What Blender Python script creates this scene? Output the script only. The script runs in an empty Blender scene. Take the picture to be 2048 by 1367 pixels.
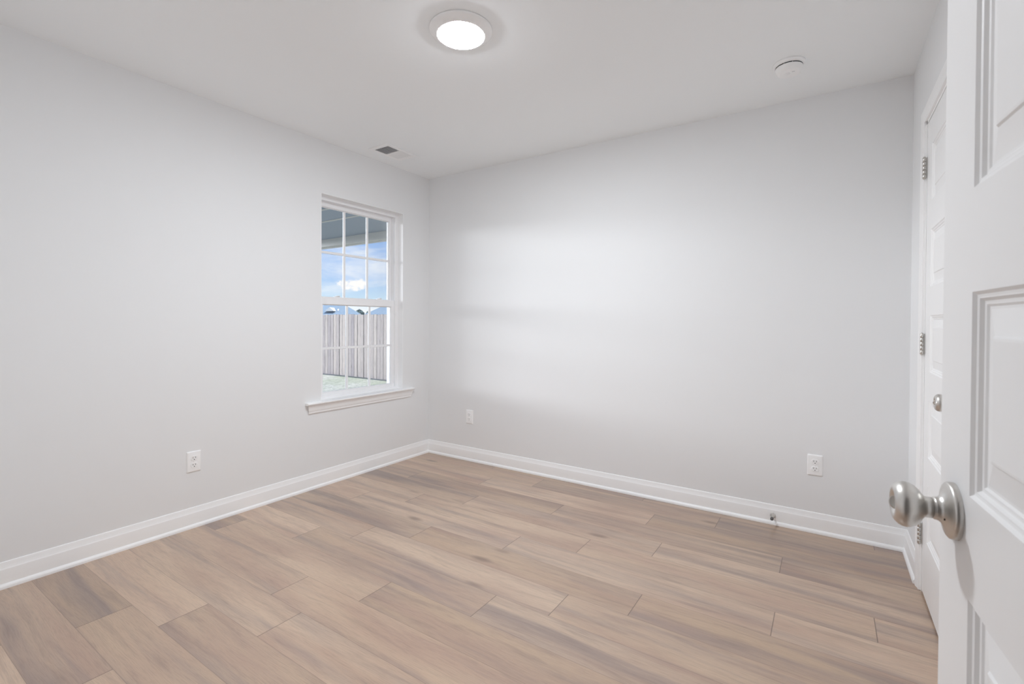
import bpy, math, random
from mathutils import Vector, Matrix

S = bpy.context.scene
COL = S.collection
PI = math.pi

# ------------------------------------------------------------------ camera
W, H = 3.341, 2.44            # room: left wall x=0, back wall y=0, right wall x=W, ceiling z=H
FRONT = -3.10                 # room face of the entry wall
cam_d = bpy.data.cameras.new('camera')
cam = bpy.data.objects.new('camera', cam_d)
COL.objects.link(cam)
cR = Vector((0.83440104, 0.55113024, 0.00551092))
cU = Vector((-0.01026024, 0.00553519, 0.99993204))
cF = Vector((-0.55106228, 0.83440088, -0.0102733))
M = Matrix((cR, cU, -cF)).transposed().to_4x4()
M.translation = Vector((2.98745, -3.16778, 1.16862))
cam.matrix_world = M
cam_d.sensor_fit = 'HORIZONTAL'
cam_d.sensor_width = 36.0
cam_d.lens = 956.1966 * 36.0 / 2048.0
cam_d.shift_y = -29.9012 / 2048.0
cam_d.clip_start = 0.02
cam_d.clip_end = 500
cam_d.dof.use_dof = True
cam_d.dof.focus_distance = 2.8
cam_d.dof.aperture_fstop = 9.0
S.camera = cam

# ------------------------------------------------------------------ exposure, light strengths
S.view_settings.view_transform = 'Standard'
S.view_settings.look = 'None'
S.view_settings.exposure = 0.26
S.view_settings.gamma = 1.0
S.view_settings.use_curve_mapping = False
S.cycles.max_bounces = 14
S.cycles.diffuse_bounces = 10
S.cycles.glossy_bounces = 6
S.cycles.transparent_max_bounces = 12
S.cycles.caustics_reflective = False
S.cycles.caustics_refractive = False
LAMP = 250.0                  # emission of the ceiling light's diffuser
SKY = 0.85
SUN = 5.5

sun_d = bpy.data.lights.new('sun', 'SUN')
sun_d.energy = SUN
sun_d.angle = math.radians(1.5)
sun_d.color = (1.0, 0.95, 0.88)
sun = bpy.data.objects.new('sun', sun_d)
sun.rotation_euler = Vector((-0.46, -0.10, -0.88)).to_track_quat('-Z', 'Y').to_euler()
sun.location = (6, 12, 14)
COL.objects.link(sun)


# ------------------------------------------------------------------ node helpers
class NT:
    def __init__(s, tree):
        s.t = tree; s.n = tree.nodes; s.l = tree.links

    def new(s, kind, **kw):
        n = s.n.new(kind)
        for k, v in kw.items():
            setattr(n, k, v)
        return n

    def put(s, sock, v):
        if v is None:
            return
        if hasattr(v, 'links'):
            s.l.new(v, sock)
        else:
            sock.default_value = v

    def math(s, op, a, b=None, c=None, clamp=False):
        n = s.new('ShaderNodeMath', operation=op, use_clamp=clamp)
        for i, v in enumerate((a, b, c)):
            if v is not None:
                s.put(n.inputs[i], v)
        return n.outputs[0]

    def vmath(s, op, a, b=None, out=0):
        n = s.new('ShaderNodeVectorMath', operation=op)
        s.put(n.inputs[0], a)
        if b is not None:
            s.put(n.inputs[1], b)
        return n.outputs[out]

    def mix(s, f, a, b, mode='MIX'):
        n = s.new('ShaderNodeMix', data_type='RGBA', blend_type=mode)
        s.put(n.inputs[0], f); s.put(n.inputs[6], a); s.put(n.inputs[7], b)
        return n.outputs[2]

    def step(s, v, lo, hi, a=0.0, b=1.0):
        n = s.new('ShaderNodeMapRange', interpolation_type='SMOOTHSTEP')
        s.put(n.inputs[0], v); s.put(n.inputs[1], lo); s.put(n.inputs[2], hi)
        s.put(n.inputs[3], a); s.put(n.inputs[4], b)
        return n.outputs[0]

    def noise(s, vec, scale=1.0, detail=3.0, rough=0.55, dist=0.0, out=0):
        n = s.new('ShaderNodeTexNoise')
        s.put(n.inputs['Vector'], vec)
        n.inputs['Scale'].default_value = scale
        n.inputs['Detail'].default_value = detail
        n.inputs['Roughness'].default_value = rough
        n.inputs['Distortion'].default_value = dist
        return n.outputs[out]

    def scale3(s, vec, xyz, off=(0, 0, 0)):
        n = s.new('ShaderNodeMapping')
        s.put(n.inputs[0], vec)
        n.inputs[1].default_value = off
        n.inputs[3].default_value = xyz
        return n.outputs[0]

    def ramp(s, f, stops, interp='LINEAR'):
        n = s.new('ShaderNodeValToRGB')
        cr = n.color_ramp
        cr.interpolation = interp
        while len(cr.elements) < len(stops):
            cr.elements.new(0.5)
        for e, (p, c) in zip(cr.elements, stops):
            e.position = p
            e.color = (*c, 1)
        s.put(n.inputs[0], f)
        return n.outputs[0]


def rgba(c):
    return (c[0], c[1], c[2], 1.0)


def mat(name, col=(0.8, 0.8, 0.8), rough=0.5, metal=0.0, spec=0.5, build=None):
    m = bpy.data.materials.new(name)
    m.use_nodes = True
    nt = NT(m.node_tree)
    b = m.node_tree.nodes['Principled BSDF']
    b.inputs['Base Color'].default_value = rgba(col)
    b.inputs['Roughness'].default_value = rough
    b.inputs['Metallic'].default_value = metal
    b.inputs['Specular IOR Level'].default_value = spec
    if build:
        build(nt, b)
    return m


# ------------------------------------------------------------------ sky
def build_world():
    w = bpy.data.worlds.new('sky')
    S.world = w
    w.use_nodes = True
    nt = NT(w.node_tree)
    bg = w.node_tree.nodes['Background']
    D = nt.vmath('NORMALIZE', nt.new('ShaderNodeTexCoord').outputs['Generated'])
    sep = nt.new('ShaderNodeSeparateXYZ'); nt.put(sep.inputs[0], D)
    x, y, z = sep.outputs
    base = nt.ramp(z, [(0.0, (1.15, 1.18, 1.2)), (0.022, (1.0, 1.06, 1.12)), (0.045, (0.62, 0.82, 1.0)), (0.09, (0.42, 0.63, 0.98)),
                       (0.18, (0.33, 0.53, 0.94)), (0.6, (0.16, 0.31, 0.75))])
    # streaky high cloud
    n1 = nt.noise(nt.scale3(D, (5.5, 5.5, 20.0), (0.35, 0.1, 0.2)), 1.0, 6, 0.6, 0.35)
    c1 = nt.step(n1, 0.46, 0.74)
    c1 = nt.math('MULTIPLY', c1, 0.75)
    # one compact cumulus
    cd = Vector((-0.83033, 0.65102, 0.0775)).normalized()
    tan = Vector((cd.y, -cd.x, 0)).normalized()
    a = nt.math('DIVIDE', nt.vmath('DOT_PRODUCT', D, tuple(tan), 1), 0.027)
    dz = nt.math('SUBTRACT', z, cd.z)
    b_ = nt.math('DIVIDE', dz, 0.0105)
    rr = nt.math('ADD', nt.math('MULTIPLY', a, a), nt.math('MULTIPLY', b_, b_))
    n2 = nt.noise(nt.scale3(D, (60, 60, 90)), 1.0, 4, 0.6)
    rr = nt.math('ADD', rr, nt.math('MULTIPLY', nt.math('SUBTRACT', n2, 0.5), 4.5))
    c2 = nt.step(rr, 1.35, 0.35)
    front = nt.math('GREATER_THAN', nt.vmath('DOT_PRODUCT', D, tuple(cd), 1), 0.0)
    c2 = nt.math('MULTIPLY', c2, front)
    col = nt.mix(c1, base, (1.02, 1.03, 1.06, 1))
    col = nt.mix(c2, col, (1.12, 1.08, 1.06, 1))
    # bright low sky band, added out of view to light back wall and fence
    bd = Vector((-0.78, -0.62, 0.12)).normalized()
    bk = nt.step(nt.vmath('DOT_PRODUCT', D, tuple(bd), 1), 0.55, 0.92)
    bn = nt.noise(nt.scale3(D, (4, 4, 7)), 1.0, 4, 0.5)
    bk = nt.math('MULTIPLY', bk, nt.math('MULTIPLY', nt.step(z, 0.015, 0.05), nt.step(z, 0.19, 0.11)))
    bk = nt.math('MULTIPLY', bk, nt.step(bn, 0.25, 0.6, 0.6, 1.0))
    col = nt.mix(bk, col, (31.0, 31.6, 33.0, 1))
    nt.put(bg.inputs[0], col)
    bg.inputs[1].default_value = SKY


build_world()


# ------------------------------------------------------------------ mesh helpers
class MB:
    def __init__(s):
        s.v = []; s.f = []; s.sm = []; s.mi = []

    def add(s, vs, fs, smooth=False, mi=0):
        o = len(s.v)
        s.v += [tuple(v) for v in vs]
        for f in fs:
            s.f.append([i + o for i in f]); s.sm.append(smooth); s.mi.append(mi)

    def box(s, a, b, mi=0):
        x0, y0, z0 = a; x1, y1, z1 = b
        x0, x1 = min(x0, x1), max(x0, x1); y0, y1 = min(y0, y1), max(y0, y1); z0, z1 = min(z0, z1), max(z0, z1)
        vs = [(x0, y0, z0), (x1, y0, z0), (x1, y1, z0), (x0, y1, z0), (x0, y0, z1), (x1, y0, z1), (x1, y1, z1), (x0, y1, z1)]
        s.add(vs, [(0, 3, 2, 1), (4, 5, 6, 7), (0, 1, 5, 4), (1, 2, 6, 5), (2, 3, 7, 6), (3, 0, 4, 7)], mi=mi)
        return s

    def lathe(s, prof, seg=48, mi=0, smooth=True, fn=None):
        """prof: (r, z) about local z."""
        rings = []
        vs = []; fs = []
        for r, z in prof:
            if r < 1e-7:
                rings.append([len(vs)]); vs.append((0, 0, z))
            else:
                rings.append(list(range(len(vs), len(vs) + seg)))
                for k in range(seg):
                    t = 2 * PI * k / seg
                    vs.append((r * math.cos(t), r * math.sin(t), z))
        for A, B in zip(rings, rings[1:]):
            if len(A) == 1 and len(B) == 1:
                continue
            for k in range(seg):
                k2 = (k + 1) % seg
                if len(A) == 1:
                    fs.append((A[0], B[k2], B[k]))
                elif len(B) == 1:
                    fs.append((A[k], A[k2], B[0]))
                else:
                    fs.append((A[k], A[k2], B[k2], B[k]))
        if fn:
            vs = [fn(Vector(v)) for v in vs]
        s.add(vs, fs, smooth, mi)
        return s

    def sweep(s, prof, p0, p1, nrm, up=(0, 0, 1), m0=0.0, m1=0.0, mi=0, caps=True):
        """straight moulding: prof = (out, up) points; m0/m1 shorten each end by m*out (mitre)."""
        p0 = Vector(p0); p1 = Vector(p1); d = (p1 - p0).normalized(); n = Vector(nrm); u = Vector(up)
        k = len(prof)
        vs = [p0 + n * a + u * b + d * (m0 * a) for a, b in prof] + [p1 + n * a + u * b - d * (m1 * a) for a, b in prof]
        fs = [(i, i + 1, k + i + 1, k + i) for i in range(k - 1)]
        fs.append((k - 1, 0, k, 2 * k - 1))
        if caps:
            fs.append(tuple(range(k))); fs.append(tuple(range(2 * k - 1, k - 1, -1)))
        s.add(vs, fs, mi=mi)
        return s

    def build(s, name, m, parent=None, loc=None, rot=None, bevel=0.0, autosmooth=None, segs=2, recalc=True):
        me = bpy.data.meshes.new(name)
        me.from_pydata(s.v, [], s.f)
        ms = m if isinstance(m, (list, tuple)) else [m]
        for x in ms:
            me.materials.append(x)
        for p, sm, mi in zip(me.polygons, s.sm, s.mi):
            p.use_smooth = sm; p.material_index = mi
        if recalc:
            import bmesh
            bm = bmesh.new(); bm.from_mesh(me)
            bmesh.ops.recalc_face_normals(bm, faces=bm.faces)
            bm.to_mesh(me); bm.free()
        me.update()
        if autosmooth:
            me.polygons.foreach_set('use_smooth', [True] * len(me.polygons))
            me.set_sharp_from_angle(angle=autosmooth)
        o = bpy.data.objects.new(name, me)
        COL.objects.link(o)
        if parent:
            o.parent = parent
        if loc:
            o.location = loc
        if rot:
            o.rotation_euler = rot
        if bevel:
            b = o.modifiers.new('edge', 'BEVEL')
            b.width = bevel; b.segments = segs; b.limit_method = 'ANGLE'; b.angle_limit = math.radians(40)
        return o


def tag(o, label=None, cat=None, group=None, kind=None):
    if label: o['label'] = label
    if cat: o['category'] = cat
    if group: o['group'] = group
    if kind: o['kind'] = kind
    return o


def empty(name, loc=(0, 0, 0), rot=(0, 0, 0)):
    o = bpy.data.objects.new(name, None)
    o.empty_display_size = 0.05
    o.location = loc; o.rotation_euler = rot
    COL.objects.link(o)
    return o


def copy_tree(o, parent=None):
    kids = [c for c in bpy.data.objects if c.parent == o]
    c = o.copy(); COL.objects.link(c)
    if parent: c.parent = parent
    for k in kids:
        copy_tree(k, c)
    return c


# ------------------------------------------------------------------ materials
def paint_build(scale, strength):
    def f(nt, b):
        tc = nt.new('ShaderNodeTexCoord').outputs['Object']
        n = nt.noise(tc, scale, 3, 0.6)
        bu = nt.new('ShaderNodeBump')
        bu.inputs['Strength'].default_value = strength
        bu.inputs['Distance'].default_value = 0.001
        nt.put(bu.inputs['Height'], n)
        nt.put(b.inputs['Normal'], bu.outputs[0])
    return f


M_WALL = mat('wall_paint', (0.84, 0.846, 0.853), 0.85, spec=0.25, build=paint_build(160, 0.05))
M_CEIL = mat('ceiling_paint', (0.925, 0.945, 0.955), 0.9, spec=0.2, build=paint_build(120, 0.06))
M_TRIM = mat('trim_paint', (0.94, 0.94, 0.94), 0.38, spec=0.45)
M_DOOR = mat('door_paint', (0.92, 0.92, 0.92), 0.42, spec=0.4)
M_VINYL = mat('window_vinyl', (0.91, 0.91, 0.92), 0.35, spec=0.45)
M_PLATE = mat('white_plastic', (0.95, 0.95, 0.95), 0.3, spec=0.5)
M_SLOT = mat('dark_slot', (0.03, 0.03, 0.03), 0.6)
M_DUCT = mat('duct_dark', (0.45, 0.45, 0.47), 0.7)
M_RUBBER = mat('dark_rubber', (0.10, 0.10, 0.10), 0.6)
M_GRASSW = None


def nickel(nt, b):
    tc = nt.new('ShaderNodeTexCoord').outputs['Object']
    n = nt.noise(nt.scale3(tc, (12, 12, 400)), 1.0, 2, 0.5)
    nt.put(b.inputs['Roughness'], nt.step(n, 0.2, 0.8, 0.33, 0.39))


M_NICKEL = mat('satin_nickel', (0.66, 0.64, 0.61), 0.3, 1.0, build=nickel)


def lamp_build(nt, b):
    b.inputs['Emission Color'].default_value = (0.928, 0.985, 1.042, 1)
    b.inputs['Emission Strength'].default_value = LAMP


M_LAMP = mat('lit_diffuser', (0.9, 0.9, 0.9), 0.5, build=lamp_build)


def glass_mat():
    m = bpy.data.materials.new('window_glass')
    m.use_nodes = True
    nt = NT(m.node_tree)
    nt.n.remove(nt.n['Principled BSDF'])
    out = nt.n['Material Output']
    tr = nt.new('ShaderNodeBsdfTransparent'); tr.inputs[0].default_value = (0.97, 0.98, 0.98, 1)
    gl = nt.new('ShaderNodeBsdfGlossy'); gl.inputs['Roughness'].default_value = 0.02
    fr = nt.new('ShaderNodeFresnel'); fr.inputs[0].default_value = 1.45
    mx = nt.new('ShaderNodeMixShader')
    nt.put(mx.inputs[0], nt.math('MULTIPLY', fr.outputs[0], 0.8))
    nt.put(mx.inputs[1], tr.outputs[0]); nt.put(mx.inputs[2], gl.outputs[0])
    nt.put(out.inputs[0], mx.outputs[0])
    return m


M_GLASS = glass_mat()


def floor_build(nt, b):
    uv = nt.new('ShaderNodeUVMap', uv_map='plank').outputs[0]      # metres along / across the plank (+ random offset)
    ed = nt.new('ShaderNodeUVMap', uv_map='edge').outputs[0]       # distance to the plank's ends / sides
    at = nt.new('ShaderNodeAttribute', attribute_name='tone', attribute_type='GEOMETRY').outputs['Color']
    sp = nt.new('ShaderNodeSeparateColor'); nt.put(sp.inputs[0], at)
    t1, t2, t3 = sp.outputs
    # slow wander so the grain is not ruler straight
    wv = nt.noise(nt.scale3(uv, (1.6, 5.0, 1)), 1.0, 2, 0.5, out=1)
    uvw = nt.vmath('ADD', uv, nt.vmath('MULTIPLY', nt.vmath('SUBTRACT', wv, (0.5, 0.5, 0.5)), (0.0, 0.05, 0.0)))
    big = nt.noise(nt.scale3(uvw, (0.75, 10.5, 1)), 1.0, 4, 0.55, 0.3)
    mid = nt.noise(nt.scale3(uvw, (2.6, 34, 1), (3, 7, 0)), 1.0, 5, 0.62, 0.6)
    fine = nt.noise(nt.scale3(uvw, (14, 300, 1), (1, 4, 0)), 1.0, 3, 0.65)
    hue = nt.noise(nt.scale3(uvw, (1.1, 7, 1), (9, 2, 0)), 1.0, 3, 0.5)
    tan = nt.mix(t1, (0.505, 0.365, 0.262, 1), (0.585, 0.442, 0.335, 1))
    red = nt.mix(t2, (0.410, 0.280, 0.215, 1), (0.470, 0.330, 0.255, 1))
    col = nt.mix(nt.step(hue, 0.38, 0.72), tan, red)
    gray = (0.290, 0.228, 0.208, 1)
    gsh = nt.math('ADD', nt.math('MULTIPLY', t3, 0.10), 0.38)
    gn = nt.new('ShaderNodeMapRange', interpolation_type='SMOOTHSTEP')
    nt.put(gn.inputs[0], big); nt.put(gn.inputs[1], gsh); nt.put(gn.inputs[2], nt.math('ADD', gsh, 0.34))
    col = nt.mix(nt.math('MULTIPLY', gn.outputs[0], 0.88), col, gray)
    col = nt.mix(nt.math('MULTIPLY', nt.step(mid, 0.46, 0.76), 0.40), col, (0.225, 0.165, 0.138, 1))
    col = nt.mix(nt.math('MULTIPLY', nt.step(fine, 0.42, 0.72), 0.30), col, (0.23, 0.17, 0.14, 1))
    # a knot here and there
    vo = nt.new('ShaderNodeTexVoronoi', feature='F1')
    nt.put(vo.inputs['Vector'], nt.scale3(uvw, (1.3, 4.2, 1)))
    vo.inputs['Scale'].default_value = 1.0
    kn = nt.step(vo.outputs['Distance'], 0.11, 0.02)
    col = nt.mix(nt.math('MULTIPLY', kn, 0.55), col, (0.15, 0.105, 0.085, 1))
    val = nt.math('ADD', nt.math('MULTIPLY', t3, 0.20), 0.93)
    cv = nt.new('ShaderNodeCombineXYZ')
    for i in range(3): nt.put(cv.inputs[i], val)
    col = nt.mix(1.0, col, cv.outputs[0], 'MULTIPLY')
    se = nt.new('ShaderNodeSeparateXYZ'); nt.put(se.inputs[0], ed)
    j1 = nt.step(se.outputs[0], 0.0022, 0.0009)
    j2 = nt.math('MULTIPLY', nt.step(se.outputs[1], 0.0016, 0.0005), 0.35)
    jj = nt.math('MAXIMUM', nt.math('MULTIPLY', j1, 0.7), j2)
    col = nt.mix(jj, col, (0.11, 0.08, 0.065, 1))
    nt.put(b.inputs['Base Color'], col)
    nt.put(b.inputs['Roughness'], nt.math('ADD', nt.math('MULTIPLY', fine, 0.12), 0.24))
    b.inputs['Specular IOR Level'].default_value = 0.6
    bu = nt.new('ShaderNodeBump')
    bu.inputs['Strength'].default_value = 0.12
    bu.inputs['Distance'].default_value = 0.0012
    hgt = nt.math('SUBTRACT', nt.math('ADD', nt.math('MULTIPLY', fine, -0.7), nt.math('MULTIPLY', mid, -0.5)), jj)
    nt.put(bu.inputs['Height'], hgt)
    nt.put(b.inputs['Normal'], bu.outputs[0])


M_FLOOR = mat('vinyl_plank', rough=0.35, build=floor_build)


# ------------------------------------------------------------------ floor planks
HALL_Y = -5.0


def make_floor():
    rnd = random.Random(5)
    PW, PL = 0.1783, 1.2205
    known = {-0.075: 2.46, -0.255: 2.118, -0.433: 0.369, -0.613: 1.043, -0.79: 0.712, -0.97: 1.60, -1.15: 1.112,
             -1.33: 0.849, -1.51: 0.596, -1.69: 1.365, -1.865: 1.015, -2.043: 1.237, -2.22: 0.867, -2.40: 0.619}
    y_top = -0.613 + PW * 4
    me = bpy.data.meshes.new('floor')
    vs, fs, P, Eg, T = [], [], [], [], []
    r = 0
    while True:
        ya = y_top - r * PW; yb = ya - PW
        r += 1
        if yb > 0.05: continue
        if ya < HALL_Y: break
        j = None
        for k, v in known.items():
            if abs(k - ya) < 0.05: j = v
        if j is None: j = rnd.uniform(0, PL)
        x = j - PL * 3
        y0 = max(yb, HALL_Y); y1 = min(ya, 0.05)
        while x < W + 0.15:
            xa, xb = max(x, -0.05), min(x + PL, W + 0.15)
            tone = (rnd.random(), rnd.random(), rnd.random(), 1.0)
            ou, ov = rnd.uniform(0, 60), rnd.uniform(0, 60)
            if xb > xa + 1e-4:
                # split into a centre and thin margins so the joint lines get exact distances
                xs = sorted({xa, xb, *[q for q in (x + 0.004, x + PL - 0.004) if xa < q < xb]})
                ys = sorted({y0, y1, *[q for q in (yb + 0.004, ya - 0.004) if y0 < q < y1]})
                for a0, a1 in zip(xs, xs[1:]):
                    for b0, b1 in zip(ys, ys[1:]):
                        o = len(vs)
                        q = [(a0, b0), (a1, b0), (a1, b1), (a0, b1)]
                        vs += [(u, v, 0.0) for u, v in q]
                        fs.append((o, o + 1, o + 2, o + 3))
                        for u, v in q:
                            P.append((u - x + ou, v - yb + ov))
                            Eg.append((min(u - x, x + PL - u), min(v - yb, ya - v)))
                            T.append(tone)
            x += PL
    me.from_pydata(vs, [], fs)
    l1 = me.uv_layers.new(name='plank'); l2 = me.uv_layers.new(name='edge')
    for i in range(len(P)):
        l1.data[i].uv = P[i]; l2.data[i].uv = Eg[i]
    ca = me.color_attributes.new('tone', 'FLOAT_COLOR', 'CORNER')
    for i in range(len(T)):
        ca.data[i].color = T[i]
    me.materials.append(M_FLOOR)
    o = bpy.data.objects.new('floor', me)
    COL.objects.link(o)
    tag(o, 'wood look vinyl plank floor in warm tan and grey', 'floor', kind='structure')


make_floor()

# ------------------------------------------------------------------ shell
WY0, WY1, WZ0, WZ1 = -1.093, -0.313, 0.588, 2.073        # window opening in the left wall
m = MB()
m.box((-0.15, HALL_Y - 0.1, -0.05), (0, WY0, H)); m.box((-0.15, WY1, -0.05), (0, 0.15, H))
m.box((-0.15, WY0, -0.05), (0, WY1, WZ0)); m.box((-0.15, WY0, WZ1), (0, WY1, H))
tag(m.build('wall_left', M_WALL), 'pale grey painted wall holding the window', 'wall', kind='structure')
m = MB().box((0, 0, -0.05), (W + 0.15, 0.15, H))
tag(m.build('wall_back', M_WALL), 'long blank pale grey wall opposite the camera', 'wall', kind='structure')

CY0, CY1, CZ = -1.193, -0.422, 2.055                      # closet door opening in the right wall
m = MB()
m.box((W, CY1, -0.05), (W + 0.15, 0.0, H)); m.box((W, HALL_Y - 0.1, -0.05), (W + 0.15, CY0, H))
m.box((W, CY0, CZ), (W + 0.15, CY1, H)); m.box((W + 0.06, CY0, -0.05), (W + 0.15, CY1, CZ))
tag(m.build('wall_right', M_WALL), 'pale grey wall around the closed closet door', 'wall', kind='structure')

EX0, EX1, EZ = 2.425, 3.205, 2.055                        # doorway in the entry wall
m = MB()
m.box((0, FRONT - 0.12, -0.05), (EX0, FRONT, H)); m.box((EX1, FRONT - 0.12, -0.05), (W, FRONT, H))
m.box((EX0, FRONT - 0.12, EZ), (EX1, FRONT, H))
tag(m.build('wall_front', M_WALL), 'pale grey wall with the entry doorway', 'wall', kind='structure')
m = MB().box((0, HALL_Y - 0.1, -0.05), (W, HALL_Y, H))
tag(m.build('wall_hall', M_WALL), 'pale grey hall wall beyond the entry doorway', 'wall', kind='structure')
m = MB().box((-0.15, HALL_Y - 0.1, H), (W + 0.15, 0.15, H + 0.12))
tag(m.build('ceiling', M_CEIL), 'flat white ceiling', 'ceiling', kind='structure')

# baseboards with shoe moulding
BP = [(0, 0), (0.0225, 0), (0.0225, 0.008), (0.0205, 0.014), (0.016, 0.019), (0.0125, 0.0205), (0.0125, 0.080),
      (0.0115, 0.084), (0.0085, 0.088), (0.0080, 0.094), (0.0060, 0.098), (0.0055, 0.106), (0.0035, 0.111), (0.0, 0.113)]


def baseboard(name, segs, label):
    m = MB()
    for p0, p1, n, a, b in segs:
        m.sweep(BP, p0, p1, n, m0=a, m1=b)
    tag(m.build(name, M_TRIM, autosmooth=math.radians(35)), label, 'baseboard', kind='structure')


baseboard('baseboard_left', [((0, FRONT, 0), (0, 0, 0), (1, 0, 0), 1, 1)], 'white baseboard below the window wall')
baseboard('baseboard_back', [((0, 0, 0), (W, 0, 0), (0, -1, 0), 1, 1)], 'white baseboard along the back wall')
baseboard('baseboard_right', [((W, 0, 0), (W, -0.376, 0), (-1, 0, 0), 1, 0), ((W, -1.242, 0), (W, FRONT, 0), (-1, 0, 0), 0, 1)],
          'short white baseboard beside the closet door')
baseboard('baseboard_front', [((0, FRONT, 0), (EX0 - 0.06, FRONT, 0), (0, 1, 0), 1, 0), ((EX1 + 0.06, FRONT, 0), (W, FRONT, 0), (0, 1, 0), 0, 1)],
          'white baseboard on the entry wall')

# casings: profile (out from wall, across from inner edge outwards)
CP = [(0, 0), (0.009, 0.0), (0.0105, 0.004), (0.0105, 0.014), (0.012, 0.018), (0.0155, 0.028), (0.0165, 0.039), (0.016, 0.0465), (0.013, 0.050), (0, 0.050)]


def casing(name, to_world, w0, w1, top, label):
    """opening w0..w1 in local u, height top; to_world(u, z, out)"""
    m = MB()
    k = len(CP)
    path = [lambda c: (w0 - c, 0.0), lambda c: (w0 - c, top + c), lambda c: (w1 + c, top + c), lambda c: (w1 + c, 0.0)]
    vs = []
    for f in path:
        for o, c in CP:
            u, z = f(c)
            vs.append(to_world(u, z, o))
    fs = []
    for s_ in range(3):
        for i in range(k - 1):
            fs.append((s_ * k + i, s_ * k + i + 1, (s_ + 1) * k + i + 1, (s_ + 1) * k + i))
    fs.append(tuple(range(k))); fs.append(tuple(range(4 * k - 1, 3 * k - 1, -1)))
    m.add(vs, fs)
    return m


m = casing('trim_1', lambda u, z, o: (W - o, u, z), CY0 + 0.003, CY1 - 0.003, CZ - 0.003, '')
# jamb lining
m.box((W - 0.001, CY1 - 0.016, 0), (W + 0.06, CY1, CZ)); m.box((W - 0.001, CY0, 0), (W + 0.06, CY0 + 0.016, CZ)); m.box((W - 0.001, CY0, CZ - 0.016), (W + 0.06, CY1, CZ))
tag(m.build('trim_1', M_TRIM, autosmooth=math.radians(30)), 'white casing and jamb around the closet door', 'door trim', kind='structure')
m = casing('trim_2', lambda u, z, o: (u, FRONT + o, z), EX0 + 0.003, EX1 - 0.003, EZ - 0.003, '')
m.box((EX0, FRONT - 0.12, 0), (EX0 + 0.016, FRONT + 0.001, EZ)); m.box((EX1 - 0.016, FRONT - 0.12, 0), (EX1, FRONT + 0.001, EZ)); m.box((EX0, FRONT - 0.12, EZ - 0.016), (EX1, FRONT + 0.001, EZ))
tag(m.build('trim_2', M_TRIM, autosmooth=math.radians(30)), 'white casing around the entry doorway', 'door trim', kind='structure')


# ------------------------------------------------------------------ five panel doors
PANEL_TOPS = [1.921, 1.5637, 1.2064, 0.8491, 0.4918]
PANEL_H = 0.237
RP = [(0.0, 0.0), (0.0035, 0.0035), (0.0065, 0.0042), (0.0078, 0.0042), (0.0110, 0.0078), (0.0135, 0.0082), (0.0150, 0.0082),
      (0.0175, 0.0102), (0.0205, 0.0102), (0.0500, 0.0045), (0.0520, 0.0022), (0.0550, 0.0018)]


def door_mesh(width, z0, z1, th, stile=0.107):
    """local: x 0..width (0 = hinge), z, front face at y=0 facing -y, back at y=th"""
    m = MB()
    rects = [(stile, t - PANEL_H, width - stile, t) for t in PANEL_TOPS]
    for side in (0, 1):
        yf = lambda d: d if side == 0 else th - d

        def quad(x0, a, x1, b):
            m.add([(x0, yf(0), a), (x1, yf(0), a), (x1, yf(0), b), (x0, yf(0), b)], [(0, 1, 2, 3) if side == 0 else (3, 2, 1, 0)])
        quad(0, z0, stile, z1); quad(width - stile, z0, width, z1)
        zs = [z0] + [v for r in reversed(rects) for v in (r[1], r[3])] + [z1]
        for i in range(0, len(zs), 2):
            quad(stile, zs[i], width - stile, zs[i + 1])
        for x0, a, x1, b in rects:
            vs = []
            for off, dep in RP:
                vs += [(x0 + off, yf(dep), a + off), (x1 - off, yf(dep), a + off), (x1 - off, yf(dep), b - off), (x0 + off, yf(dep), b - off)]
            fs = []
            n = len(RP)
            for r in range(n - 1):
                for k in range(4):
                    q = (4 * r + k, 4 * r + (k + 1) % 4, 4 * r + 4 + (k + 1) % 4, 4 * r + 4 + k)
                    fs.append(q if side == 0 else q[::-1])
            q = tuple(range(4 * n - 4, 4 * n))
            fs.append(q if side == 0 else q[::-1])
            m.add(vs, fs)
    m.add([(0, 0, z0), (0, th, z0), (0, th, z1), (0, 0, z1), (width, 0, z0), (width, th, z0), (width, th, z1), (width, 0, z1)],
          [(0, 3, 2, 1), (4, 5, 6, 7), (0, 1, 5, 4), (3, 7, 6, 2)])
    return m


KNOB = [(0.0, 0.0185), (0.0128, 0.0185), (0.0128, 0.0205), (0.0118, 0.0212), (0.0118, 0.0222), (0.0130, 0.0226), (0.0128, 0.0275), (0.0132, 0.0300),
        (0.0160, 0.0325), (0.0212, 0.0358), (0.0254, 0.0402), (0.0277, 0.0450), (0.0284, 0.0492), (0.0278, 0.0532), (0.0260, 0.0568),
        (0.0230, 0.0600), (0.0197, 0.0620), (0.0168, 0.0624), (0.0140, 0.0610), (0.0115, 0.0584), (0.0100, 0.0573), (0.0, 0.0569)]
ROSE = [(0.0345, 0.0), (0.0347, 0.0035), (0.0340, 0.0068), (0.0322, 0.0082), (0.0270, 0.0092), (0.0215, 0.0108), (0.0172, 0.0132), (0.0146, 0.0162),
        (0.0138, 0.0190), (0.0136, 0.0208), (0.0, 0.0209)]


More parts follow.
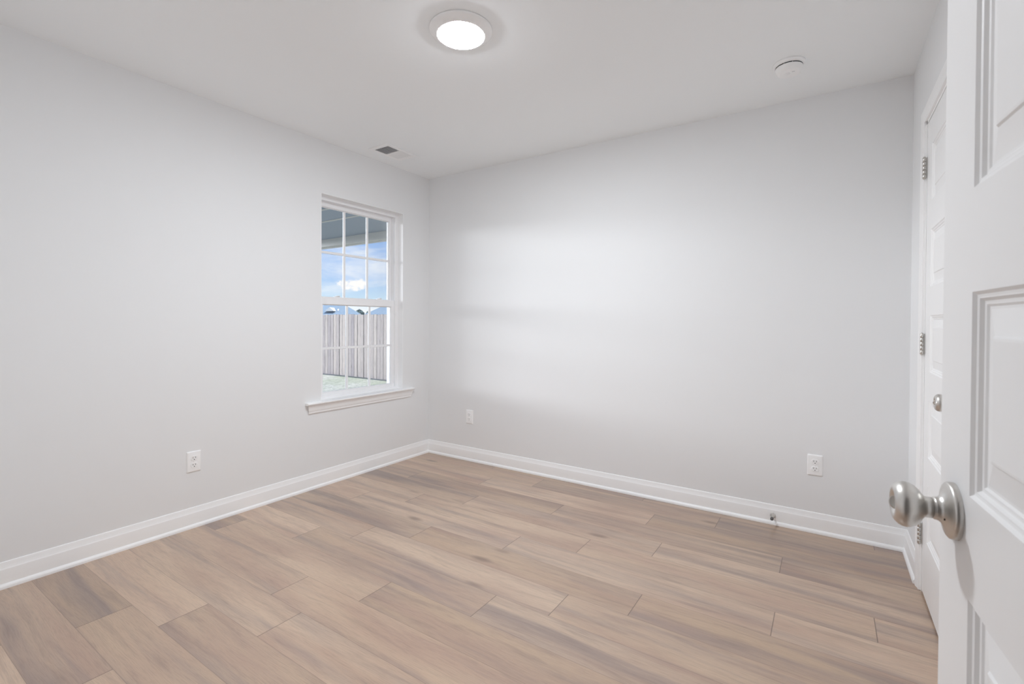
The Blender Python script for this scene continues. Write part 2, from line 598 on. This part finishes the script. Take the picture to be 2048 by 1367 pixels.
def knob(parent, x, z, y, out):
    """out=-1: on the front face; knob axis along local -y (or +y)"""
    def tr(v):
        return (x + v.x, y + out * v.z, z + v.y)
    k = MB().lathe(KNOB, 64, fn=tr).build('door_knob', M_NICKEL, parent)
    MB().lathe(ROSE, 64, fn=tr).build('rosette', M_NICKEL, k)
    # thumb turn in the dimple
    t = MB()
    n = 20
    vs = []; fs = []
    for i in range(n + 1):
        a = PI * i / n
        px = 0.0088 * math.cos(a); pz = 0.0563 + 0.0098 * math.sin(a) ** 0.8
        for w in (-0.0018, 0.0018):
            vs.append(tr(Vector((px * 0.5 + w * 0.866, px * 0.866 - w * 0.5, pz))))
    for i in range(n):
        fs.append((2 * i, 2 * i + 1, 2 * i + 3, 2 * i + 2))
    fs.append(tuple(range(0, 2 * n + 2, 2))); fs.append(tuple(range(2 * n + 1, 0, -2)))
    t.add(vs, fs)
    t.build('thumb_turn', M_NICKEL, k, bevel=0.0006)
    # set hole low on the rosette
    h = MB().lathe([(0.0, 0.0), (0.0016, 0.0), (0.0016, 0.0012), (0.0, 0.0012)], 16,
                   fn=lambda v: tr(Vector((-0.0165 * math.cos(0.5) + v.x, -0.0165 * math.sin(0.5) + v.y, 0.0128 + v.z))))
    h.build('set_hole', M_SLOT, k)
    return k


def hinge(parent, x, y, z, hh=0.090):
    m = MB()
    n = 5
    for i in range(n):
        a = z - hh / 2 + hh * i / n + 0.0006; b = z - hh / 2 + hh * (i + 1) / n - 0.0006
        r = 0.0070
        m.lathe([(0, a), (r * 0.8, a), (r, a + 0.001), (r, b - 0.001), (r * 0.8, b), (0, b)], 20, fn=lambda v: (x + v.x, y + v.y, v.z))
    m.lathe([(0.0022, z - hh / 2 + 0.001), (0.0022, z + hh / 2 - 0.001)], 12, fn=lambda v: (x + v.x, y + v.y, v.z))
    for s_ in (-1, 1):
        e = z + s_ * hh / 2
        m.lathe([(0, e), (0.0052, e), (0.0052, e + s_ * 0.002), (0.003, e + s_ * 0.004), (0, e + s_ * 0.0045)], 16, fn=lambda v: (x + v.x, y + v.y, v.z))
    h = m.build('hinge', M_NICKEL, parent)
    lf = MB().box((x - 0.001, y, z - hh / 2), (x + 0.001, y + 0.022, z + hh / 2))
    lf.build('leaf', M_NICKEL, h)
    return h


# closet door (door_1): local x runs from the hinge side toward the camera (-y world), local -y faces the room (-x world)
DW1 = 0.762 - 0.032 + 0.003
door_1 = empty('door_1', (W + 0.0005, CY1 - 0.0185, 0.0), (0, 0, -PI / 2))
tag(door_1, 'closed white five panel closet door on the right wall, hinges showing', 'door', kind='structure')
door_mesh(DW1, 0.012, CZ - 0.019, 0.035).build('door_slab', M_DOOR, door_1)
for hz in (1.848, 1.083, 0.255):
    hinge(door_1, -0.001, -0.0105, hz)
knob(door_1, DW1 - 0.060, 0.915, 0.0, -1)

# entry door (door_2), standing open beside the camera
E0 = Vector((3.11726, -2.30850, 0))
Dd = Vector((-0.089, 0.996, 0)).normalized()
DW2 = 0.762
hp = E0 - Dd * DW2
# local x along Dd from hinge; local -y must face the room's left (-x world)
ang = math.atan2(Dd.y, Dd.x)
door_2 = empty('door_2', (hp.x, hp.y, 0.0), (0, 0, ang))
tag(door_2, 'open white five panel entry door in the right foreground with satin knob', 'door', kind='structure')
# local +y is left of Dd (= -x world): flip so the visible face is at y=0 facing +y
dm = door_mesh(DW2, 0.012, 2.040, 0.035, stile=0.105)
dm.v = [(a, -b, c) for a, b, c in dm.v]
dm.build('door_slab', M_DOOR, door_2)
knob(door_2, DW2 - 0.0575, 0.936, 0.0, 1)
knob(door_2, DW2 - 0.0575, 0.936, -0.035, -1)
for hz in (1.853, 1.083, 0.245):
    hinge(door_2, -0.004, -0.0065 - 0.035, hz)
MB().box((DW2 - 0.0005, -0.030, 0.936 - 0.028), (DW2 + 0.0012, -0.006, 0.936 + 0.028)).build('latch_plate', M_NICKEL, door_2)

# ------------------------------------------------------------------ window
win = empty('window_1', (0, (WY0 + WY1) / 2, WZ0))
tag(win, 'white single hung grid window with sill in the left wall', 'window', kind='structure')
cy = (WY0 + WY1) / 2
cz = WZ0


def L(a):   # world -> window local
    return (a[0], a[1] - cy, a[2] - cz)


def frame(m, y0, y1, z0, z1, w, x0, x1, wb=None, wt=None):
    wb = w if wb is None else wb; wt = w if wt is None else wt
    m.box(L((x0, y0, z0)), L((x1, y0 + w, z1))); m.box(L((x0, y1 - w, z0)), L((x1, y1, z1)))
    m.box(L((x0, y0 + w, z0)), L((x1, y1 - w, z0 + wb))); m.box(L((x0, y0 + w, z1 - wt)), L((x1, y1 - w, z1)))


m = MB()
frame(m, WY0, WY1, WZ0 + 0.012, WZ1, 0.031, -0.145, -0.060, wb=0.022, wt=0.031)
m.box(L((-0.100, WY0 + 0.031, WZ0 + 0.03)), L((-0.088, WY0 + 0.036, WZ1 - 0.031)))     # parting stops of the tracks
m.box(L((-0.100, WY1 - 0.036, WZ0 + 0.03)), L((-0.088, WY1 - 0.031, WZ1 - 0.031)))
lm = MB()
lm.box(L((-0.060, WY0, WZ1 - 0.003)), L((0.0005, WY1, WZ1))); lm.box(L((-0.060, WY1 - 0.003, WZ0 + 0.015)), L((0.0005, WY1, WZ1 - 0.003))); lm.box(L((-0.060, WY0, WZ0 + 0.015)), L((0.0005, WY0 + 0.003, WZ1 - 0.003)))
lm.build('return_lining', M_TRIM, win)
wf = m.build('window_frame', M_VINYL, win, bevel=0.002)
# outside trim flange
m = MB(); frame(m, WY0 - 0.03, WY1 + 0.03, WZ0 - 0.02, WZ1 + 0.03, 0.05, -0.175, -0.146)
m.build('exterior_trim', M_VINYL, win, bevel=0.002)


def sash(name, y0, y1, z0, z1, w, wb, wt, x0, x1, gx, locks):
    m = MB()
    frame(m, y0, y1, z0, z1, w, x0, x1, wb, wt)
    # glazing bead
    b = 0.006
    frame(m, y0 + w - 0.001, y1 - w + 0.001, z0 + wb - 0.001, z1 - wt + 0.001, b, gx - 0.006, gx + 0.008)
    s_ = m.build(name, M_VINYL, win, bevel=0.0018)
    gy0, gy1, gz0, gz1 = y0 + w + b * 0.6, y1 - w - b * 0.6, z0 + wb + b * 0.6, z1 - wt - b * 0.6
    g = MB().box(L((gx - 0.002, gy0, gz0)), L((gx + 0.002, gy1, gz1)))
    g.build('glass_pane', M_GLASS, s_)
    gr = MB()
    for k in (1, 2):
        yy = gy0 + (gy1 - gy0) * k / 3
        gr.box(L((gx - 0.0055, yy - 0.009, gz0)), L((gx + 0.0055, yy + 0.009, gz1)))
    zz = (gz0 + gz1) / 2
    gr.box(L((gx - 0.005, gy0, zz - 0.009)), L((gx + 0.005, gy1, zz + 0.009)))
    gr.build('muntin_grille', M_VINYL, s_, bevel=0.0015)
    if locks:
        for yy in (cy - 0.20, cy + 0.20):
            q = MB()
            q.box(L((x0 + 0.004, yy - 0.022, z1)), L((x1 - 0.004, yy + 0.022, z1 + 0.008)))
            q.box(L((x0 + 0.008, yy - 0.006, z1 + 0.008)), L((x1 + 0.006, yy + 0.016, z1 + 0.013)))
            q.build('sash_lock', M_VINYL, s_, bevel=0.0015)
    return s_


MR = 1.345                                            # top of the lower sash (meeting rail)
sash('upper_sash', WY0 + 0.028, WY1 - 0.028, MR - 0.036, WZ1 - 0.029, 0.031, 0.036, 0.036, -0.135, -0.101, -0.118, False)
sash('lower_sash', WY0 + 0.032, WY1 - 0.032, WZ0 + 0.032, MR, 0.031, 0.026, 0.054, -0.099, -0.068, -0.086, True)
# tilt shoe on the right jamb track
MB().box(L((-0.066, WY1 - 0.0365, 1.236)), L((-0.0585, WY1 - 0.014, 1.302))).build('tilt_latch', M_VINYL, win, bevel=0.002)
# stool with horns, and apron below
m = MB()
m.box(L((-0.062, WY0, WZ0)), L((0.0, WY1, WZ0 + 0.015)))
prof = [(0, 0), (0.030, 0.0), (0.0345, 0.002), (0.037, 0.0075), (0.0345, 0.013), (0.030, 0.015), (0, 0.015)]
m.sweep(prof, L((0.0, WY0 - 0.122, WZ0)), L((0.0, WY1 + 0.110, WZ0)), (1, 0, 0))
m.build('window_sill', M_TRIM, win, autosmooth=math.radians(40))
m = MB()
prof = [(0, -0.062), (0.008, -0.062), (0.010, -0.058), (0.010, -0.050), (0.013, -0.044), (0.016, -0.034), (0.0165, -0.026), (0.020, -0.016), (0.026, -0.006), (0.027, 0.0), (0, 0.0)]
m.sweep(prof, L((0.0, WY0 - 0.092, WZ0)), L((0.0, WY1 + 0.082, WZ0)), (1, 0, 0), m0=-0.9, m1=-0.9)
m.build('apron', M_TRIM, win, autosmooth=math.radians(25))


# ------------------------------------------------------------------ outlets
def rrect(w, h, r, n=6):
    pts = []
    for cx_, cy_, a0 in ((w / 2 - r, h / 2 - r, 0), (-w / 2 + r, h / 2 - r, 90), (-w / 2 + r, -h / 2 + r, 180), (w / 2 - r, -h / 2 + r, 270)):
        for i in range(n + 1):
            a = math.radians(a0 + 90 * i / n)
            pts.append((cx_ + r * math.cos(a), cy_ + r * math.sin(a)))
    return pts


def loft(m, rings, mi=0, cap=True):
    n = len(rings[0])
    vs = [v for r in rings for v in r]
    fs = []
    for k in range(len(rings) - 1):
        for i in range(n):
            j = (i + 1) % n
            fs.append((k * n + i, k * n + j, (k + 1) * n + j, (k + 1) * n + i))
    if cap:
        fs.append(tuple(range((len(rings) - 1) * n, len(rings) * n)))
        fs.append(tuple(range(n - 1, -1, -1)))
    m.add(vs, fs, mi=mi)


def make_outlet(loc, rz, label):
    """local: plate in the xz plane, faces -y"""
    root = empty('wall_outlet', loc, (0, 0, rz))
    tag(root, label, 'outlet', 'white duplex wall outlets')
    m = MB()
    w, h = 0.073, 0.117
    rings = []
    for s_, d in ((0.0, 0.0), (0.0, 0.0022), (0.0016, 0.0040), (0.0045, 0.0056), (0.0075, 0.0062)):
        rings.append([(x, -d, z) for x, z in rrect(w - 2 * s_, h - 2 * s_, 0.004)])
    loft(m, rings)
    m.build('face_plate', M_PLATE, root, autosmooth=math.radians(50))
    for zc in (0.0195, -0.0195):
        q = MB()
        base = []
        for i in range(40):
            a = 2 * PI * i / 40
            x = 0.0175 * math.cos(a); z = 0.0175 * math.sin(a)
            base.append((x, max(-0.0142, min(0.0142, z))))
        rings = [[(x * s_, -d, zc + z * s_) for x, z in base] for s_, d in ((1.0, 0.005), (1.0, 0.0078), (0.95, 0.0086))]
        loft(q, rings)
        r = q.build('receptacle', M_PLATE, root)
        for sx, hh in ((-0.0064, 0.0088), (0.0064, 0.0072)):
            MB().box((sx - 0.0011, -0.0089, zc + 0.0038 - hh / 2), (sx + 0.0011, -0.0080, zc + 0.0038 + hh / 2)).build('slot', M_SLOT, r)
        gq = MB()
        loft(gq, [[(0.0024 * math.cos(2 * PI * i / 16), -d, zc - 0.0072 + 0.0026 * math.sin(2 * PI * i / 16)) for i in range(16)] for d in (0.0080, 0.0089)])
        gq.build('ground_hole', M_SLOT, r)
    sc = MB().lathe([(0, 0.0), (0.0032, 0.0), (0.0028, 0.0012), (0, 0.0016)], 16, fn=lambda v: (v.x, -0.006 - v.z, v.y))
    sc.build('plate_screw', M_PLATE, root)
    return root


make_outlet((0, -1.907, 0.371), PI / 2, 'white duplex outlet on the window wall, left of the window')
make_outlet((0.472, 0, 0.368), 0, 'white duplex outlet on the back wall by the window corner')
make_outlet((2.936, 0, 0.377), 0, 'white duplex outlet on the back wall near the closet')

# ------------------------------------------------------------------ ceiling light
lt = empty('ceiling_light', (1.641, -1.545, H))
tag(lt, 'lit round flush white disk light on the ceiling', 'ceiling light')
MB().lathe([(0.0, -0.001), (0.1365, -0.001), (0.1365, -0.006), (0.134, -0.009), (0.126, -0.014), (0.112, -0.0225), (0.1055, -0.0268), (0.1030, -0.0275), (0.1010, -0.0265), (0.0, -0.0255)], 96)\
    .build('light_trim', M_PLATE, lt)
MB().lathe([(0.1010, -0.0265), (0.1003, -0.0280), (0.097, -0.0298), (0.088, -0.0315), (0.072, -0.0328), (0.045, -0.0338), (0.0, -0.0342)], 96).build('diffuser', M_LAMP, lt)

# ------------------------------------------------------------------ smoke detector
sd = empty('smoke_detector', (2.816, -0.460, H))
tag(sd, 'round white smoke detector on the ceiling near the back right corner', 'smoke detector')
MB().lathe([(0.0, 0.0), (0.070, 0.0), (0.0705, -0.005), (0.069, -0.011), (0.0635, -0.0155), (0.0, -0.0165)], 72).build('mounting_base', M_PLATE, sd)
sv = MB()
for k in range(10):
    a0 = 2 * PI * k / 10 + 0.03; a1 = 2 * PI * (k + 1) / 10 - 0.03
    n = 6
    vs = []; fs = []
    for i in range(n + 1):
        a = a0 + (a1 - a0) * i / n
        for r, z in ((0.0595, -0.0166), (0.0595, -0.0205), (0.0560, -0.0205), (0.0560, -0.0166)):
            vs.append((r * math.cos(a), r * math.sin(a), z))
    for i in range(n):
        for j in range(4):
            fs.append((4 * i + j, 4 * i + (j + 1) % 4, 4 * i + 4 + (j + 1) % 4, 4 * i + 4 + j))
    fs.append((0, 1, 2, 3)); fs.append((4 * n + 3, 4 * n + 2, 4 * n + 1, 4 * n))
    sv.add(vs, fs)
sv.build('vent_slots', M_SLOT, sd)
MB().lathe([(0.0, -0.0166), (0.0555, -0.0166), (0.0555, -0.0200), (0.0595, -0.0206), (0.0595, -0.0240), (0.0560, -0.0360), (0.0510, -0.0460), (0.0455, -0.0495), (0.040, -0.0505), (0.0, -0.0512)], 72).build('cover', M_PLATE, sd)
MB().lathe([(0.0, -0.0505), (0.0120, -0.0505), (0.0116, -0.0526), (0.0, -0.0530)], 32, fn=lambda v: (v.x - 0.006, v.y - 0.010, v.z)).build('test_button', M_PLATE, sd)
MB().box((0.014, -0.020, -0.0500), (0.026, -0.0178, -0.0516)).build('sounder_slot', M_DUCT, sd)

# ------------------------------------------------------------------ ceiling register
vx0, vx1, vy0, vy1 = 0.147, 0.350, -0.805, -0.500
vc = ((vx0 + vx1) / 2, (vy0 + vy1) / 2)
vent = empty('ceiling_vent', (vc[0], vc[1], H))
tag(vent, 'white two way ceiling register above the window, near half dark', 'air vent')
hw, hl = (vx1 - vx0) / 2, (vy1 - vy0) / 2
iw, il = 0.070, 0.116
m = MB()
for a, b in (((-hw, -hl), (hw, -il)), ((-hw, il), (hw, hl)), ((-hw, -il), (-iw, il)), ((iw, -il), (hw, il))):
    m.box((a[0], a[1], -0.0045), (b[0], b[1], -0.0003))
m.box((-iw, -0.004, -0.0065), (iw, 0.004, -0.001))
m.build('register_frame', M_PLATE, vent, bevel=0.0014)
MB().box((-iw, -il, -0.0012), (iw, il, -0.0004)).build('duct_opening', M_DUCT, vent)
for s_ in (-1, 1):
    q = MB()
    n = 9
    for k in range(n):
        yy = s_ * (0.008 + (il - 0.012) * (k + 0.5) / n)
        # each blade leans outward from the middle
        dy = 0.0040 * s_
        t = 0.0006
        q.add([(-iw, yy - dy - t, -0.0014), (iw, yy - dy - t, -0.0014), (iw, yy + dy - t, -0.0075), (-iw, yy + dy - t, -0.0075),
               (-iw, yy - dy + t, -0.0014), (iw, yy - dy + t, -0.0014), (iw, yy + dy + t, -0.0075), (-iw, yy + dy + t, -0.0075)],
              [(0, 1, 2, 3), (7, 6, 5, 4), (0, 4, 5, 1), (3, 2, 6, 7), (0, 3, 7, 4), (1, 5, 6, 2)])
    q.build('louver_bank', M_PLATE, vent)
for s_ in (-1, 1):
    MB().lathe([(0, -0.0045), (0.004, -0.0045), (0.0034, -0.0060), (0, -0.0064)], 16, fn=lambda v: (v.x, v.y + s_ * (hl - 0.014), v.z)).build('screw', M_PLATE, vent)

# ------------------------------------------------------------------ door stop on the back baseboard
ds = empty('door_stop', (2.732, -0.0125, 0.052))
tag(ds, 'small satin nickel door stop fixed to the back baseboard', 'door stop')
ax = lambda v: (v.x, -v.z, v.y)
MB().lathe([(0, 0), (0.0145, 0), (0.0142, 0.002), (0.0118, 0.005), (0.0075, 0.010), (0.0052, 0.015), (0.0050, 0.050), (0.0, 0.050)], 32, fn=ax).build('stem', M_NICKEL, ds)
MB().lathe([(0, 0.048), (0.0078, 0.048), (0.0086, 0.052), (0.0084, 0.064), (0.0068, 0.068), (0, 0.069)], 32, fn=ax).build('rubber_tip', M_RUBBER, ds)


# ------------------------------------------------------------------ outside: lawn, porch, fence, houses
def lawn_build(nt, b):
    tc = nt.new('ShaderNodeTexCoord').outputs['Object']
    n1 = nt.noise(tc, 0.9, 5, 0.65)
    n2 = nt.noise(tc, 14, 4, 0.7)
    c = nt.mix(nt.step(n1, 0.35, 0.7), (0.31, 0.345, 0.285, 1), (0.45, 0.45, 0.45, 1))
    c = nt.mix(nt.step(n2, 0.4, 0.7), c, (0.20, 0.235, 0.19, 1))
    nt.put(b.inputs['Base Color'], c)
    bu = nt.new('ShaderNodeBump'); bu.inputs['Strength'].default_value = 0.7; bu.inputs['Distance'].default_value = 0.04
    nt.put(bu.inputs['Height'], n2); nt.put(b.inputs['Normal'], bu.outputs[0])


GZ = -0.46
M_LAWN = mat('lawn_grass', rough=0.95, spec=0.1, build=lawn_build)
m = MB()
m.add([(-95, -40, GZ), (-0.15, -40, GZ), (-0.15, 80, GZ), (-95, 80, GZ)], [(0, 1, 2, 3)])
tag(m.build('lawn', M_LAWN), 'pale patchy grass yard outside the window', 'lawn', kind='structure')

M_SOFFIT = mat('soffit_board', (0.27, 0.315, 0.38), 0.7, spec=0.2, build=paint_build(40, 0.1))
M_BEAM = mat('beam_paint', (0.50, 0.50, 0.49), 0.6, spec=0.2)
m = MB().box((-5.0, -0.25, 2.56), (-0.176, 1.93, 2.64))
pc = m.build('porch_ceiling', M_SOFFIT)
tag(pc, 'blue grey board porch ceiling seen through the upper window', 'porch ceiling', kind='structure')
for yy in (0.06, 0.52, 0.975):
    MB().box((-5.0, yy - 0.02, 2.552), (-0.176, yy + 0.02, 2.5605)).build('batten', M_BEAM, pc)
m = MB().box((-5.0, 1.90, 2.44), (-0.176, 1.99, 2.64)); m.box((-5.0, 1.985, 2.425), (-0.176, 2.03, 2.66))
tag(m.build('porch_beam', M_BEAM, bevel=0.004), 'cream porch beam along the edge of the porch ceiling', 'beam', kind='structure')


def fence_build(nt, b):
    at = nt.new('ShaderNodeAttribute', attribute_name='tone', attribute_type='GEOMETRY').outputs['Color']
    sp = nt.new('ShaderNodeSeparateColor'); nt.put(sp.inputs[0], at)
    tc = nt.new('ShaderNodeTexCoord').outputs['Object']
    off = nt.new('ShaderNodeCombineXYZ'); nt.put(off.inputs[2], nt.math('MULTIPLY', sp.outputs[1], 30.0))
    v = nt.vmath('ADD', tc, off.outputs[0])
    n1 = nt.noise(nt.scale3(v, (26, 1, 1.6)), 1.0, 4, 0.6, 0.4)
    n2 = nt.noise(nt.scale3(v, (120, 1, 5)), 1.0, 3, 0.6)
    c = nt.mix(sp.outputs[0], (0.40, 0.355, 0.350, 1), (0.62, 0.54, 0.475, 1))
    c = nt.mix(nt.math('MULTIPLY', nt.step(n1, 0.45, 0.75), 0.6), c, (0.22, 0.19, 0.195, 1))
    c = nt.mix(nt.math('MULTIPLY', nt.step(n2, 0.5, 0.75), 0.6), c, (0.14, 0.115, 0.10, 1))
    vo = nt.new('ShaderNodeTexVoronoi'); nt.put(vo.inputs['Vector'], nt.scale3(v, (6, 1, 1.4))); vo.inputs['Scale'].default_value = 1.0
    c = nt.mix(nt.math('MULTIPLY', nt.step(vo.outputs['Distance'], 0.10, 0.03), 0.6), c, (0.06, 0.045, 0.04, 1))
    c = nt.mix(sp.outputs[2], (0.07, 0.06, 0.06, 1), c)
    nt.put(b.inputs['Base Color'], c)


M_FENCE = mat('weathered_boards', rough=0.9, spec=0.1, build=fence_build)


def make_fence():
    rnd = random.Random(11)
    fe = empty('wooden_fence', (-8.5, 6.02, GZ))
    tag(fe, 'tall weathered grey board fence across the yard', 'fence')
    vs, fs, T = [], [], []
    x = -16.0
    while x < -0.3:
        w = 0.138 + rnd.uniform(-0.004, 0.004)
        h = 1.83 + rnd.uniform(-0.012, 0.012)
        d = rnd.uniform(-0.009, 0.009)
        tone = (rnd.random(), rnd.random(), rnd.random(), 1)
        lx = x + 8.5
        o = len(vs)
        e = 0.009
        outer = [(lx, -0.05), (lx + w, -0.05), (lx + w, h - 0.02), (lx + w - 0.02, h), (lx + 0.02, h), (lx, h - 0.02)]
        inner = [(lx + e, -0.05), (lx + w - e, -0.05), (lx + w - e, h - 0.025), (lx + w - 0.024, h - e * 0.5), (lx + 0.024, h - e * 0.5), (lx + e, h - 0.025)]
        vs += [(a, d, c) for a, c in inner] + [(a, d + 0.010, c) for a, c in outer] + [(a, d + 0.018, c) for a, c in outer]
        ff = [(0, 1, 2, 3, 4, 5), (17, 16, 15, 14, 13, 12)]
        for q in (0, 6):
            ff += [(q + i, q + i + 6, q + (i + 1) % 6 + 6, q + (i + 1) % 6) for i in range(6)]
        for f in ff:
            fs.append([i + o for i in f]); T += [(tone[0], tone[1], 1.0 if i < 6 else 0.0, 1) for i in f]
        x += w + 0.0006
    me = bpy.data.meshes.new('boards')
    me.from_pydata(vs, [], fs)
    ca = me.color_attributes.new('tone', 'FLOAT_COLOR', 'CORNER')
    for i, t in enumerate(T):
        ca.data[i].color = t
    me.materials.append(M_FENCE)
    ob = bpy.data.objects.new('boards', me); COL.objects.link(ob); ob.parent = fe
    for zz in (0.3, 0.95, 1.6):
        MB().box((-7.5, 0.0215, zz - 0.045), (8.2, 0.058, zz + 0.045)).build('rail', M_FENCE, fe)


make_fence()


def roof_build(nt, b):
    tc = nt.new('ShaderNodeTexCoord').outputs['Object']
    br = nt.new('ShaderNodeTexBrick')
    nt.put(br.inputs['Vector'], nt.scale3(tc, (1, 1, 1)))
    br.inputs['Color1'].default_value = (0.17, 0.24, 0.32, 1); br.inputs['Color2'].default_value = (0.22, 0.30, 0.39, 1)
    br.inputs['Mortar'].default_value = (0.12, 0.17, 0.23, 1)
    br.inputs['Scale'].default_value = 2.0; br.inputs['Mortar Size'].default_value = 0.02
    nt.put(b.inputs['Base Color'], br.outputs[0])


M_ROOF = mat('blue_grey_shingles', rough=0.9, spec=0.15, build=roof_build)
M_SIDING = mat('pale_siding', (0.50, 0.53, 0.56), 0.8)


def house(name, loc, rz, wx, wy, eave, ridge, label, hip, dormer=None):
    h = empty(name, loc, (0, 0, rz))
    tag(h, label, 'house')
    MB().box((-wx / 2, -wy / 2, 0), (wx / 2, wy / 2, eave)).build('wall', M_SIDING, h)
    e = 0.5
    X, Y = wx / 2 + e, wy / 2 + e
    r = MB()
    r.add([(-X, -Y, eave), (X, -Y, eave), (X, Y, eave), (-X, Y, eave), (-X + hip, 0, ridge), (X - hip, 0, ridge), (-X, -Y, eave - 0.2), (X, -Y, eave - 0.2), (X, Y, eave - 0.2), (-X, Y, eave - 0.2)],
          [(0, 1, 5, 4), (1, 2, 5), (2, 3, 4, 5), (3, 0, 4), (0, 6, 7, 1), (1, 7, 8, 2), (2, 8, 9, 3), (3, 9, 6, 0), (6, 9, 8, 7)])
    r.build('roof', M_ROOF, h)
    if dormer:
        dx, dw, dz, dh, dy = dormer
        g = MB()
        g.add([(dx - dw, dy, dz), (dx + dw, dy, dz), (dx, dy, dz + dh), (dx - dw, dy + 3, dz), (dx + dw, dy + 3, dz), (dx, dy + 3, dz + dh)],
              [(0, 1, 2), (3, 5, 4), (0, 2, 5, 3), (1, 4, 5, 2), (0, 3, 4, 1)])
        g.build('gable', M_SIDING, h)
        MB().lathe([(0, dz - 0.8), (0.11, dz - 0.8), (0.11, dz + 0.3), (0, dz + 0.3)], 12, fn=lambda v: (v.x + dx + dw + 0.15, v.y + dy + 1.0, v.z)).build('vent_pipe', M_SIDING, h)
    return h


az = math.atan2(0.85, 0.53)   # houses face back along the view
rzh = math.atan2(0.5511, 0.8344)
# the view direction to the yard is about (-0.83, 0.57)
house('neighbour_house', (-53.95, 31.1, GZ), rzh + 0.04, 16.8, 9.0, 1.75 - GZ, 3.95 - GZ, 'blue grey roofed house with small white gable behind the fence', 2.6,
      dormer=(7.1, 0.55, 2.80, 0.45, -4.4))
house('neighbour_house', (-54.4, 54.7, GZ), rzh - 0.05, 13.2, 9.0, 2.24 - GZ, 5.46 - GZ, 'blue grey roofed house beyond the fence at the right of the window', 5.3)


def leaf_build(nt, b):
    tc = nt.new('ShaderNodeTexCoord').outputs['Object']
    n = nt.noise(tc, 3.0, 3, 0.6)
    nt.put(b.inputs['Base Color'], nt.mix(n, (0.05, 0.10, 0.12, 1), (0.13, 0.21, 0.20, 1)))


M_LEAF = mat('distant_leaves', rough=0.9, build=leaf_build)
M_BARK = mat('bark', (0.18, 0.14, 0.11), 0.9)


def tree(loc, hgt, rad, seed, label):
    rnd = random.Random(seed)
    t = empty('tree', loc)
    tag(t, label, 'tree', 'distant trees between the houses')
    MB().lathe([(0, 0), (0.22, 0), (0.14, hgt * 0.6), (0, hgt * 0.62)], 10).build('trunk', M_BARK, t)
    c = MB()
    for k in range(900):
        a = rnd.uniform(0, 2 * PI); u = rnd.uniform(-1, 1); rr = rnd.uniform(0.5, 1) ** 0.5
        s_ = math.sqrt(1 - u * u) * rr
        p = Vector((s_ * math.cos(a) * rad, s_ * math.sin(a) * rad, hgt * 0.66 + u * rr * hgt * 0.33))
        q = 0.20
        d1 = Vector((rnd.uniform(-1, 1), rnd.uniform(-1, 1), rnd.uniform(-1, 1))).normalized() * q
        d2 = d1.orthogonal().normalized() * q * 0.6
        c.add([p - d1, p + d2, p + d1, p - d2], [(0, 1, 2, 3)])
    c.build('crown', M_LEAF, t, recalc=False)


tree((-61.7, 48.9, GZ), 3.55, 0.9, 3, 'taller dark distant tree in the gap between the two roofs')
tree((-69.1, 57.0, GZ), 3.6, 0.6, 4, 'smaller dark distant tree right of the taller one')
